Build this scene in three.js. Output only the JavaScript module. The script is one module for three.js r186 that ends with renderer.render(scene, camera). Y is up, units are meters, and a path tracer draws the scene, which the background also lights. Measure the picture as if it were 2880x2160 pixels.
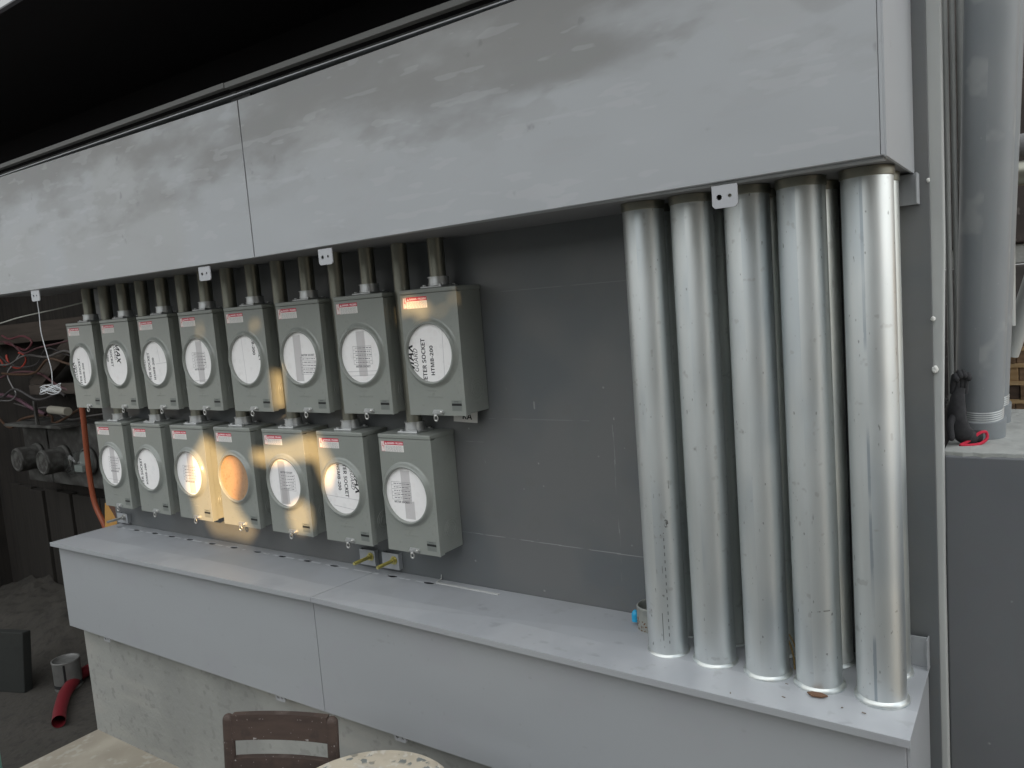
import * as THREE from 'three';
import { RoundedBoxGeometry } from 'three/addons/geometries/RoundedBoxGeometry.js';
import { mergeGeometries } from 'three/addons/utils/BufferGeometryUtils.js';

// ---------- camera, sky, sun, exposure ----------
const scene = new THREE.Scene();
const camera = new THREE.PerspectiveCamera(52.46, 4 / 3, 0.05, 500);
camera.position.set(4.1602, 0.2433, 2.1673);
camera.rotation.set(-0.103, 0.6055, -0.078, 'YXZ');

const AZ = 48 * Math.PI / 180, EL = 16 * Math.PI / 180;
const SKYGLOW = 34 * Math.PI / 180;
const SUN = new THREE.Vector3(Math.cos(EL) * Math.sin(AZ), Math.sin(EL), Math.cos(EL) * Math.cos(AZ));
{
  const w = 256, h = 128, data = new Float32Array(w * h * 4);
  for (let j = 0; j < h; j++) for (let i = 0; i < w; i++) {
    const el = (j + 0.5) / h * Math.PI - Math.PI / 2, up = Math.max(0, Math.sin(el));
    const ph = ((i + 0.5) / w - 0.5) * 2 * Math.PI, ca = Math.cos(el) * Math.cos(ph - SKYGLOW);
    const b = el < 0 ? 0.25 : 0.8 * (0.85 + 0.45 * up - 0.35 * up * up) * (0.9 + 0.45 * ca + 0.2 * ca * Math.abs(ca)); // brighter towards the low sun
    const o = (j * w + i) * 4;
    data[o] = b * 0.97; data[o + 1] = b * 1.0; data[o + 2] = b * (0.99 + 0.05 * up); data[o + 3] = 1;
  }
  const sky = new THREE.DataTexture(data, w, h, THREE.RGBAFormat, THREE.FloatType);
  sky.mapping = THREE.EquirectangularReflectionMapping; sky.magFilter = THREE.LinearFilter; sky.minFilter = THREE.LinearFilter; sky.needsUpdate = true;
  scene.background = sky; scene.environment = sky;
}
const sun = new THREE.DirectionalLight(0xffcf8e, 5);
sun.position.copy(SUN).multiplyScalar(30).add(new THREE.Vector3(1.9, -0.2, 0.1));
sun.target.position.set(1.9, -0.2, 0.1);
sun.castShadow = true; sun.shadow.radius = 0.7; sun.shadow.mapSize.set(4096, 4096);
Object.assign(sun.shadow.camera, { left: -8, right: 8, top: 8, bottom: -8, near: 1, far: 60 });
scene.add(sun, sun.target);
const EXPOSURE = 2.2;

// ---------- helpers ----------
const rng = (s) => () => { s = (s + 0x6d2b79f5) | 0; let t = Math.imul(s ^ (s >>> 15), 1 | s); t = (t + Math.imul(t ^ (t >>> 7), 61 | t)) ^ t; return ((t ^ (t >>> 14)) >>> 0) / 4294967296; };
const R = rng(7), rr = (a, b) => a + (b - a) * R();
const hash = (x, y, s) => { let h = Math.imul(x, 374761393) ^ Math.imul(y, 668265263) ^ Math.imul(s, 2147483647 - 58); h = Math.imul(h ^ (h >>> 13), 1274126177); return ((h ^ (h >>> 16)) >>> 0) / 4294967296; };
function vn(x, y, s) { const xi = Math.floor(x), yi = Math.floor(y), fx = x - xi, fy = y - yi, u = fx * fx * (3 - 2 * fx), v = fy * fy * (3 - 2 * fy);
  const a = hash(xi, yi, s), b = hash(xi + 1, yi, s), c = hash(xi, yi + 1, s), d = hash(xi + 1, yi + 1, s); return a + (b - a) * u + (c - a) * v + (a - b - c + d) * u * v; }
function fbm(x, y, s, o = 4) { let t = 0, a = 0.5, n = 0; for (let i = 0; i < o; i++) { t += a * vn(x, y, s + i); n += a; a *= 0.5; x *= 2.03; y *= 2.03; } return t / n; }
const sm = (a, b, x) => { const t = Math.min(1, Math.max(0, (x - a) / (b - a))); return t * t * (3 - 2 * t); };
const toS = (c) => { c = Math.min(1, Math.max(0, c)); return 255 * (c < 0.0031308 ? 12.92 * c : 1.055 * Math.pow(c, 1 / 2.4) - 0.055); };
// colour texture of w x h pixels over W x H metres; f(x, y) -> linear [r,g,b]
function tex(w, h, W, H, f, x0 = 0, y0 = 0, data = false) {
  const d = new Uint8Array(w * h * 4);
  for (let j = 0; j < h; j++) for (let i = 0; i < w; i++) { const c = f(x0 + (i + 0.5) / w * W, y0 + (j + 0.5) / h * H), o = (j * w + i) * 4;
    if (data) { d[o] = d[o + 1] = d[o + 2] = 255 * Math.min(1, Math.max(0, c)); } else { d[o] = toS(c[0]); d[o + 1] = toS(c[1]); d[o + 2] = toS(c[2]); } d[o + 3] = 255; }
  const t = new THREE.DataTexture(d, w, h); t.magFilter = THREE.LinearFilter; t.minFilter = THREE.LinearMipmapLinearFilter; t.generateMipmaps = true; t.anisotropy = 8;
  if (!data) t.colorSpace = THREE.SRGBColorSpace; t.wrapS = t.wrapT = THREE.MirroredRepeatWrapping;
  t.repeat.set(1 / W, 1 / H); t.offset.set(-x0 / W, -y0 / H); t.needsUpdate = true; return t;
}
function canvasTex(w, h, draw) { const c = document.createElement('canvas'); c.width = w; c.height = h; const g = c.getContext('2d'); draw(g, w, h); const t = new THREE.CanvasTexture(c); t.colorSpace = THREE.SRGBColorSpace; t.anisotropy = 8; return t; }
const std = (o) => new THREE.MeshStandardMaterial({ side: THREE.DoubleSide, ...o });
const lin = (r, g, b) => new THREE.Color().setRGB(r, g, b);
// uv in metres by dominant normal
function boxUV(g, mode) {
  const p = g.attributes.position, n = g.attributes.normal, uv = new Float32Array(p.count * 2);
  for (let i = 0; i < p.count; i++) { const x = p.getX(i), y = p.getY(i), z = p.getZ(i), ax = Math.abs(n.getX(i)), ay = Math.abs(n.getY(i)), az = Math.abs(n.getZ(i));
    let u, v; if (mode === 'top' ) { u = x; v = z; } else if (az >= ax && az >= ay) { u = x; v = y; } else if (ax >= ay) { u = z; v = y; } else { u = x; v = z; } uv[2 * i] = u; uv[2 * i + 1] = v; }
  g.setAttribute('uv', new THREE.BufferAttribute(uv, 2)); return g;
}
const clean = (g) => { g = g.index ? g.toNonIndexed() : g; for (const k of Object.keys(g.attributes)) if (!['position', 'normal', 'uv'].includes(k)) g.deleteAttribute(k); return g; };
const join = (...gs) => { gs = gs.flat(); return gs.length === 1 ? gs[0] : mergeGeometries(gs.map(clean)); };
function bx(x0, x1, y0, y1, z0, z1, r = 0.002) {
  const w = x1 - x0, h = y1 - y0, d = z1 - z0; r = Math.min(r, w / 2.01, h / 2.01, d / 2.01);
  const g = r > 0 ? new RoundedBoxGeometry(w, h, d, 2, r) : new THREE.BoxGeometry(w, h, d);
  g.translate((x0 + x1) / 2, (y0 + y1) / 2, (z0 + z1) / 2); return boxUV(g);
}
function cyl(x, z, y0, y1, r, seg = 40, open = false, r2 = r) { const g = new THREE.CylinderGeometry(r2, r, y1 - y0, seg, 1, open); g.translate(x, (y0 + y1) / 2, z);
  const uv = g.attributes.uv, h = y1 - y0; for (let i = 0; i < uv.count; i++) uv.setXY(i, uv.getX(i) * 2 * Math.PI * r, y0 + uv.getY(i) * h); return g; }
function rod(a, b, r, seg = 20, r2 = r) { const A = new THREE.Vector3(...a), B = new THREE.Vector3(...b), d = B.clone().sub(A), L = d.length(); const g = new THREE.CylinderGeometry(r2, r, L, seg); g.translate(0, L / 2, 0);
  const uv = g.attributes.uv; for (let i = 0; i < uv.count; i++) uv.setXY(i, uv.getX(i) * 2 * Math.PI * r, uv.getY(i) * L);
  g.applyQuaternion(new THREE.Quaternion().setFromUnitVectors(new THREE.Vector3(0, 1, 0), d.normalize())); g.translate(...a); return g; }
function tube(pts, r, seg = 60, rad = 8, closed = false) { return new THREE.TubeGeometry(new THREE.CatmullRomCurve3(pts.map((p) => new THREE.Vector3(...p)), closed), seg, r, rad, closed); }
function lathe(prof, seg = 48) { return new THREE.LatheGeometry(prof.map((p) => new THREE.Vector2(...p)), seg); }
function plate(pts, depth, holes = [], bevel = 0) { // polygon in xy, thickness along +z
  const s = new THREE.Shape(pts.map((p) => new THREE.Vector2(...p))); for (const h of holes) s.holes.push(h);
  return boxUV(new THREE.ExtrudeGeometry(s, { depth, bevelEnabled: bevel > 0, bevelSize: bevel, bevelThickness: bevel, bevelSegments: 2, curveSegments: 48 }));
}
const holeE = (x, y, rx, ry) => { const p = new THREE.Path(); p.absellipse(x, y, rx, ry ?? rx, 0, Math.PI * 2, true); return p; };

const taken = {};
const numbered = (n) => { const k = taken[n] = (taken[n] ?? -1) + 1; return k ? n + '_' + String(k).padStart(3, '0') : n; };
function shadow(m) { m.castShadow = m.receiveShadow = true; return m; }
function part(name, geo, mat, parent, label) { const m = shadow(new THREE.Mesh(geo, mat)); m.name = name; parent.add(m); if (label) m.userData.label = label; return m; }
function thing(name, label, category, pos = [0, 0, 0], group) { const o = new THREE.Group(); o.name = numbered(name); o.position.set(...pos); o.userData = { label, category }; if (group) o.userData.group = group; scene.add(o); return o; }
function solo(name, geo, mat, label, category, group) { const m = shadow(new THREE.Mesh(geo, mat)); m.name = numbered(name); m.userData = { label, category }; if (group) m.userData.group = group; scene.add(m); return m; }
function struct(name, geo, mat, label) { const m = shadow(new THREE.Mesh(geo, mat)); m.name = numbered(name); m.userData = { kind: 'structure' }; if (label) m.userData.label = label; scene.add(m); return m; }

// ---------- materials ----------
const mix = (a, b, t) => [a[0] + (b[0] - a[0]) * t, a[1] + (b[1] - a[1]) * t, a[2] + (b[2] - a[2]) * t];
const PAINT = [0.375, 0.389, 0.405];
// grimy smudges on the upper trough front: dirt with its own blotchy outline
const troughMap = tex(2048, 384, 4.6, 0.62, (x, y) => {
  let c = PAINT; const f = fbm(x * 5, y * 5, 3, 5), f2 = fbm(x * 17, y * 13, 9, 4), f3 = fbm(x * 1.7 + 9, y * 1.7, 21, 3);
  const wipes = fbm(x * 3 + y * 4, y * 11 - x * 2, 31, 4);
  c = mix(c, [0.36, 0.365, 0.365], sm(0.45, 0.62, f3) * 0.6);
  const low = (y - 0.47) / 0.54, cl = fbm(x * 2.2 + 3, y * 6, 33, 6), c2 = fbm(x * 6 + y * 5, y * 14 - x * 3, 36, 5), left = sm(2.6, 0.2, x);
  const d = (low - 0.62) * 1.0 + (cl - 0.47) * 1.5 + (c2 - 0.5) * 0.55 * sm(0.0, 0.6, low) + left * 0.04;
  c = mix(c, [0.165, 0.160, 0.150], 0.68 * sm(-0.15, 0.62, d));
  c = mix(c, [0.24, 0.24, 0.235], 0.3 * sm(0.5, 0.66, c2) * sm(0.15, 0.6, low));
  c = mix(c, [0.12, 0.12, 0.12], sm(0.80, 0.88, f2) * 0.35);
  c = mix(c, [0.5, 0.51, 0.53], sm(0.66, 0.72, fbm(x * 9, y * 40, 51, 3)) * 0.18);
  return c;
}, -0.5, 0.44);
const waveMap = tex(256, 256, 2.2, 1.1, (x, y) => 0.5 * fbm(x * 1.8, y * 3.6, 801, 2) + 0.5 * fbm(x * 5, y * 7, 805, 2), 0, 0, true);
const upperPaint = std({ map: troughMap, roughness: 0.45, bumpMap: waveMap, bumpScale: 0.007 });
const paintMap = tex(512, 512, 1.6, 1.6, (x, y) => { const f = fbm(x * 6, y * 6, 61, 4), g = fbm(x * 40, y * 40, 66, 2); let c = mix(PAINT, [0.36, 0.37, 0.39], sm(0.5, 0.75, f) * 0.5); return mix(c, [0.2, 0.2, 0.2], sm(0.84, 0.92, g) * 0.2); });
const lowerPaint = std({ map: paintMap, roughness: 0.45, bumpMap: waveMap, bumpScale: 0.005 });
const HOLES = [0.105, 0.2687, 0.4353, 0.583, 0.734, 0.912, 1.077, 1.247, 1.414, 1.576, 1.741, 2.064, 2.2485];
const lidMap = tex(2048, 256, 4.0, 0.4, (x, z) => {
  const f = fbm(x * 6, z * 6, 71, 4), g = fbm(x * 30, z * 30, 76, 3);
  let c = mix([0.38, 0.394, 0.415], [0.34, 0.35, 0.365], sm(0.45, 0.7, f) * 0.6);
  // pale primer strips left along the back edge and the wiped strip along the front
  const strip = (x > 0.1 && x < 2.25 && z > 0.048 + 0.004 * vn(x * 9, 1, 5) && z < 0.062 && (x % 0.166) > 0.03) ? 0.8 * sm(0.3, 0.5, g) : 0;
  c = mix(c, [0.62, 0.64, 0.66], strip);
  if (z > 0.24 + 0.03 * (fbm(x * 4, 2, 8, 3) - 0.5) ) c = mix(c, [0.47, 0.485, 0.5], 0.55 * sm(0.25, 0.55, f));
  c = mix(c, [0.25, 0.25, 0.25], sm(0.74, 0.84, g) * 0.25 * sm(2.3, 2.9, x));
  c = mix(c, [0.13, 0.13, 0.15], sm(0.72, 0.84, fbm(x * 14, z * 22, 83, 4)) * 0.25 * sm(2.2, 2.6, x));
  return c;
});
const lidPaint = std({ map: lidMap, roughness: 0.38, bumpMap: waveMap, bumpScale: 0.006 });
const insidePaint = std({ color: lin(0.02, 0.02, 0.022), roughness: 0.8 });
// dark grey wall panel: chalk lines, nicks, plaster specks
const panelMarks = []; { const r = rng(44); for (let i = 0; i < 46; i++) panelMarks.push([2.3 + r() * 1.55, -0.76 + r() * 1.0, 0.001 + r() * 0.003, r() * 0.9, r() < 0.3 ? 4 : 1]); }
const panelMap = tex(2048, 1024, 4.0, 1.35, (x, y) => {
  const f = fbm(x * 3, y * 3, 91, 4), g = fbm(x * 24, y * 24, 95, 3);
  let c = mix([0.122, 0.132, 0.138], [0.148, 0.152, 0.152], sm(0.4, 0.7, f)); c = mix(c, [0.14, 0.14, 0.135], sm(0.68, 0.8, g) * 0.3);
  if (x > 2.2) {
    const line = (yy, w, a, x0, x1) => { if (x > x0 && x < x1 && Math.abs(y - yy) < w) c = mix(c, [0.4, 0.4, 0.4], a * sm(0.25, 0.6, fbm(x * 20, 3, 7, 3))); };
    line(-0.573 - (x - 2.4) * 0.012, 0.0014, 0.55, 2.35, 3.3); line(-0.150, 0.001, 0.22, 2.55, 2.95); line(0.285, 0.001, 0.2, 2.6, 3.2); line(-0.235, 0.0012, 0.5, 2.44, 2.52);
    if (Math.abs(x - 3.03 - 0.002 * Math.sin(y * 20)) < 0.0012 && y < -0.16) c = mix(c, [0.4, 0.4, 0.4], 0.45 * sm(0.45, 0.7, fbm(3, y * 12, 17, 3)));
    for (const [mx, my, r, a, k] of panelMarks) { const dx = (x - mx), dy = (y - my) / k; if (Math.abs(dx) < r && Math.abs(dy) < r * 1.5 && dx * dx + dy * dy < r * r) c = mix(c, [0.45, 0.45, 0.43], a * 0.55); }
  }
  return c;
}, 0, -0.8);
const panelPaint = std({ map: panelMap, roughness: 0.32 });
const plasterMap = tex(1024, 512, 3, 1.5, (x, y) => { const f = fbm(x * 3, y * 2, 101, 5), g = fbm(x * 30, y * 30, 105, 3), d = fbm(x * 2, y * 9, 108, 3); let c = mix([0.355, 0.36, 0.34], [0.29, 0.295, 0.28], sm(0.35, 0.7, f)); c = mix(c, [0.41, 0.40, 0.37], sm(0.55, 0.75, d) * 0.5); return mix(c, [0.2, 0.2, 0.19], sm(0.62, 0.8, g) * 0.4); });
const plaster = std({ map: plasterMap, roughness: 0.85, bumpMap: tex(512, 512, 0.6, 0.6, (x, y) => fbm(x * 60, y * 60, 111, 3), 0, 0, true), bumpScale: 0.0015 });
const galvMap = tex(512, 1024, 0.5, 1.4, (x, y) => { const s = fbm(x * 60, y * 4, 121, 4), g = fbm(x * 40, y * 40, 125, 3), b = fbm(x * 9, y * 3, 128, 3); let c = mix([0.70, 0.73, 0.71], [0.80, 0.82, 0.79], s); c = mix(c, [0.52, 0.58, 0.62], sm(0.5, 0.75, b) * 0.5); return mix(c, [0.42, 0.42, 0.41], sm(0.76, 0.86, g) * 0.35); });
const galvFn = (x, y) => { const s = fbm(x * 60, y * 4, 121, 4), g = fbm(x * 40, y * 40, 125, 3), b = fbm(x * 9, y * 3, 128, 3); let c = mix([0.71, 0.745, 0.745], [0.78, 0.81, 0.81], s); c = mix(c, [0.54, 0.60, 0.64], sm(0.5, 0.75, b) * 0.5); return mix(c, [0.42, 0.42, 0.41], sm(0.76, 0.86, g) * 0.35); };
// stencilled dashes and a scratch on one pipe, a seam and a scribed ring on others
const pipeMap = (k) => tex(512, 1024, 0.35, 1.4, (x, y) => { let c = galvFn(x + k * 1.7, y + k * 2.3);
  if (k === 0) { if (Math.abs(x - 0.027) < 0.0013 && y > 0.03 && y < 0.36 && (y % 0.021) < 0.009) c = mix(c, [0.08, 0.08, 0.09], 0.8); if (Math.abs(x - 0.011) < 0.0007 && y > 0.05 && y < 0.13) c = [0.12, 0.12, 0.12]; if (Math.hypot(x - 0.036, (y - 0.385) / 2) < 0.006) c = mix(c, [0.1, 0.1, 0.1], 0.8 * sm(0.4, 0.6, fbm(x * 300, y * 200, 3, 2))); }
  if (k === 4) { if (Math.abs(x - 0.345) < 0.0028 + 0.001 * fbm(3, y * 9, 7, 2)) c = mix(c, [0.30, 0.36, 0.42], 0.65 * sm(0.25, 0.5, fbm(2, y * 5, 11, 3))); }
  if (k === 3 && Math.abs(y - 0.205 - 0.004 * Math.sin(x * 40)) < 0.0012 && x < 0.045) c = mix(c, [0.12, 0.12, 0.12], 0.7 * sm(0.35, 0.55, fbm(x * 200, 2, 5, 2)));
  const sc = fbm(x * 160 + k * 9, y * 60, 605, 2); return mix(c, [0.15, 0.15, 0.15], sm(0.86, 0.92, sc) * 0.6); });
const galvRough = tex(256, 512, 0.5, 1.4, (x, y) => 0.47 + 0.18 * (fbm(x * 14, y * 5, 131, 4) - 0.4), 0, 0, true);
const galv = std({ map: galvMap, metalness: 0.96, roughness: 0.95, roughnessMap: galvRough });
const galvOld = std({ map: galvMap, color: lin(0.36, 0.345, 0.30), metalness: 0.9, roughness: 0.9, roughnessMap: galvRough });
const castZinc = std({ color: lin(0.55, 0.56, 0.56), metalness: 0.75, roughness: 0.42 });
const boxMap = tex(512, 512, 0.5, 0.5, (x, y) => { const f = fbm(x * 12, y * 12, 141, 4), g = fbm(x * 90, y * 90, 146, 2); const c = mix([0.245, 0.264, 0.243], [0.278, 0.292, 0.268], f); return mix(c, [0.2, 0.205, 0.19], sm(0.7, 0.9, g) * 0.3); });
const boxPaint = new THREE.MeshPhysicalMaterial({ map: boxMap, bumpMap: tex(128, 128, 0.4, 0.4, (x, y) => fbm(x * 10, y * 10, 811, 3), 0, 0, true), bumpScale: 0.002, roughness: 0.40, clearcoat: 0.5, clearcoatRoughness: 0.18, side: THREE.DoubleSide });
const darkRust = std({ color: lin(0.16, 0.085, 0.05), roughness: 0.9 });
const steel = std({ color: lin(0.6, 0.6, 0.58), metalness: 0.9, roughness: 0.3 });
const yellowZinc = std({ color: lin(0.55, 0.5, 0.2), metalness: 0.8, roughness: 0.35 });
const black = std({ color: lin(0.012, 0.012, 0.013), roughness: 0.8 });

// ---------- large structure ----------
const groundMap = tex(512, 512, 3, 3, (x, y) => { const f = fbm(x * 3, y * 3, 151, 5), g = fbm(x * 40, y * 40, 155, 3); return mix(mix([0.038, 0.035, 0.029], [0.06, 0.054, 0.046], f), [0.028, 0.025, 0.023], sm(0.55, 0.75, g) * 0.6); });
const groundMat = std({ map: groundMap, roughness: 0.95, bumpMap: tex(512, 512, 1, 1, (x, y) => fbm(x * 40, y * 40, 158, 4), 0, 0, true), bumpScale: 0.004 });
{ const g = new THREE.PlaneGeometry(300, 300); g.rotateX(-Math.PI / 2); g.translate(0, -1.84, 0); struct('ground', boxUV(g), std({ map: tex(512, 512, 3, 3, (x, y) => mix([0.15, 0.15, 0.145], [0.2, 0.2, 0.19], fbm(x * 5, y * 5, 251, 5))), roughness: 0.9 })); }
{ const g = new THREE.PlaneGeometry(4.6, 4.2); g.rotateX(-Math.PI / 2); g.translate(0.05 - 2.3, -1.836, 0.9); struct('dirt_floor', boxUV(g), groundMat); }
const slabMap = tex(512, 512, 2, 2, (x, y) => { const f = fbm(x * 4, y * 4, 161, 5), g = fbm(x * 30, y * 30, 165, 3); let c = mix([0.42, 0.38, 0.31], [0.33, 0.295, 0.235], sm(0.35, 0.7, f)); return mix(c, [0.52, 0.5, 0.44], sm(0.6, 0.8, g) * 0.4); });
const slabMat = std({ map: slabMap, roughness: 0.9 });
struct('pavement', bx(0.05, 7.0, -1.95, -1.8, -0.1, 1.15, 0.006), slabMat);

const rawCement = std({ map: tex(512, 512, 0.8, 0.8, (x, y) => { const f = fbm(x * 10, y * 10, 171, 5); return mix([0.27, 0.28, 0.27], [0.40, 0.41, 0.39], f); }), roughness: 0.95, bumpMap: tex(256, 256, 0.4, 0.4, (x, y) => fbm(x * 50, y * 50, 175, 4), 0, 0, true), bumpScale: 0.004 });
const whitePlaster = std({ color: lin(0.7, 0.7, 0.67), roughness: 0.9 });
// panel wall with its raw plaster edge
{
  const w = thing('panel_wall', 'dark grey painted wall behind the meter boxes, marked with chalk lines', 'wall');
  part('wall_face', bx(-0.02, 3.928, -1.84, 1.1, -0.14, 0, 0.002), panelPaint, w);
  const s = plate([[3.9285, 1.1], [3.957, 1.1], [3.953, 0.3], [3.943, -0.1], [3.94, -0.5], [3.94, -1.0], [3.943, -1.84], [3.9285, -1.84]], 0.02, [], 0.004); s.translate(0, 0, -0.03);
  part('plaster_edge', s, std({ map: tex(128, 512, 0.2, 1.2, (x, y) => mix([0.40, 0.415, 0.41], [0.47, 0.48, 0.465], fbm(x * 30, y * 9, 951, 4))), roughness: 0.9 }), w, 'pale raw plaster along the wall end');
  for (const [y, x, r0] of [[0.46, 3.926, 0.005], [0.125, 3.930, 0.006], [0.0, 3.932, 0.009]]) { const g = new THREE.IcosahedronGeometry(r0, 3), p = g.attributes.position; for (let i = 0; i < p.count; i++) { const k = 0.7 + 0.6 * fbm(p.getX(i) * 160 + y * 9, p.getY(i) * 160 + p.getZ(i) * 120, 901, 2); p.setXYZ(i, p.getX(i) * k * 0.8, p.getY(i) * k * 1.1, p.getZ(i) * k * 0.7); } g.computeVertexNormals(); g.translate(x, y, 0.002); part('plaster_blob', g, whitePlaster, w); }
}
{
  const w = thing('plinth_wall', 'pale grey plastered low wall under the lower cable trough', 'wall');
  part('wall_face', bx(0.05, 3.9, -1.84, -0.86, 0.0, 0.28, 0.004), plaster, w);
}
// concrete block on the right carrying the big conduits
{
  const b = thing('concrete_block', 'dark grey painted concrete block with a raw pale cement top under the thick conduits', 'block');
  const darkPaint = std({ map: tex(512, 512, 1.2, 1.2, (x, y) => { const f = fbm(x * 4, y * 4, 181, 5), g = fbm(x * 60, y * 60, 185, 2); let c = mix([0.108, 0.115, 0.126], [0.135, 0.141, 0.148], f); c = mix(c, [0.16, 0.16, 0.155], sm(0.6, 0.75, fbm(x * 3 + 4, y * 2, 188, 3)) * 0.3); return mix(c, [0.45, 0.45, 0.44], sm(0.9, 0.95, g) * 0.4); }), roughness: 0.5 });
  part('block_body', bx(3.944, 5.2, -1.84, -0.222, -0.73, -0.03, 0.006), darkPaint, b);
  const top = []; const r = rng(5); for (let i = 0; i <= 60; i++) top.push([3.944 + i * 0.021, -0.032 - r() * 0.007]); top.push([5.2, -0.73], [3.944, -0.73]);
  const g = plate(top.map(([x, z]) => [x, -z]), 0.012, [], 0.002); g.rotateX(-Math.PI / 2); g.translate(0, -0.226, 0);
  part('cement_top', g, rawCement, b);
}
// canopy over the trough
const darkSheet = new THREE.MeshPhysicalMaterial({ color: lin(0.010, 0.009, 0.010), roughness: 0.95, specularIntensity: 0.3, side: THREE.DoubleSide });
{
  const c = thing('canopy', 'dark sheet canopy over the meter bank, seen from below', 'canopy');
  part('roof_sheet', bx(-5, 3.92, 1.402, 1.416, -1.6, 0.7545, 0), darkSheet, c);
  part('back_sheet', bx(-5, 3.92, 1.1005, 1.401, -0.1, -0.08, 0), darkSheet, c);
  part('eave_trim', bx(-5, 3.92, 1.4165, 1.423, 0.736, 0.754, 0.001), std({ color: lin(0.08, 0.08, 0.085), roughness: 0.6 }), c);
}
// dark recess to the left
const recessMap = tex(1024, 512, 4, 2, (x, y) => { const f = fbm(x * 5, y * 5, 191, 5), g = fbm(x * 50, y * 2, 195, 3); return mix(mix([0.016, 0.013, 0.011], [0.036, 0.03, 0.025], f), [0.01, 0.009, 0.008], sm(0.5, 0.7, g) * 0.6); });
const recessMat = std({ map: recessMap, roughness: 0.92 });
{
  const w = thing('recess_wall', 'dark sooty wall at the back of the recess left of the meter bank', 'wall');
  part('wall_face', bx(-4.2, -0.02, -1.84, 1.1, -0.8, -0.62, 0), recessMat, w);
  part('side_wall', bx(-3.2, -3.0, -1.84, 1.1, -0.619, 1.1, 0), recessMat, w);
}
// rear wall on the right
{
  const m = std({ map: tex(512, 512, 1.2, 1.2, (x, y) => { const f = fbm(x * 7, y * 20, 201, 5), g = fbm(x * 50, y * 40, 205, 3); return mix(mix([0.05, 0.046, 0.044], [0.11, 0.1, 0.095], f), [0.3, 0.3, 0.29], sm(0.68, 0.8, g) * 0.5); }), roughness: 0.9, bumpScale: 0.01 });
  const w = thing('rear_wall', 'dark weathered wall behind the timber stack at the right edge', 'wall');
  part('wall_face', bx(3.4, 6.5, -1.84, 0.24, -2.1, -1.9, 0.01), m, w);
  part('pale_band', bx(3.4, 6.5, 0.242, 0.33, -2.1, -1.92, 0.01), rawCement, w);
  part('wall_top', bx(3.4, 6.5, 0.332, 2.0, -2.1, -1.9, 0.01), std({ map: m.map, color: lin(0.75, 0.68, 0.65), roughness: 0.9 }), w);
}
// neighbouring screen wall (outside the frame) whose broken holes let the low sun through
{
  const w = thing('screen_wall', 'tall grey screen wall across the yard with broken holes', 'wall');
  const pts = [[-4.6, -1.84], [3.4, -1.84], [3.4, 4.5], [-4.6, 4.5]], hole = (a) => new THREE.Path(a.map((p) => new THREE.Vector2(...p)));
  const g = plate(pts, 0.03, [
    hole([[-0.58, 2.15], [-0.66, 2.06], [-0.69, 1.93], [-0.67, 1.87], [-0.666, 1.78], [-0.625, 1.70], [-0.44, 1.635], [-0.40, 1.69], [-0.45, 1.78], [-0.465, 1.82], [-0.435, 1.92], [-0.44, 2.0], [-0.51, 2.07]]),
    hole([[-0.36, 2.03], [-0.22, 2.02], [-0.09, 2.03], [-0.03, 1.88], [-0.066, 1.78], [-0.1, 1.92], [-0.27, 1.94], [-0.36, 1.97]]),
    hole([[-0.234, 1.729], [-0.213, 1.761], [-0.175, 1.775], [-0.144, 1.734], [-0.144, 1.655], [-0.196, 1.628], [-0.224, 1.655]]),
    hole([[-0.236, 2.326], [-0.195, 2.319], [-0.204, 2.169], [-0.242, 2.167]]),
    hole([[0.255, 2.409], [0.32, 2.36], [0.338, 2.316], [0.303, 2.306], [0.294, 2.342], [0.254, 2.341]]),
    hole([[0.4, 2.359], [0.415, 2.352], [0.412, 2.311]]), hole([[-0.541, 2.639], [-0.526, 2.57], [-0.544, 2.575]]), hole([[-0.302, 2.533], [-0.287, 2.496], [-0.274, 2.506], [-0.286, 2.548]]), hole([[0.352, 2.332], [0.382, 2.315], [0.365, 2.3]]),
  ]);
  const m = part('wall_face', g, std({ map: plasterMap, color: lin(0.5, 0.48, 0.45), roughness: 0.9 }), w);
  m.position.set(1.9 + 8 * SUN.x, 0, 0.1 + 8 * SUN.z); m.rotation.y = AZ;
}

{
  const h = thing('opposite_house', 'grey house wall across the yard, behind the viewer', 'house');
  part('wall', bx(-9, 4.6, -1.84, 1.3, 6.6, 6.8, 0.01), std({ map: plasterMap, color: lin(0.9, 0.9, 0.9), roughness: 0.9 }), h);
}

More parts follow.
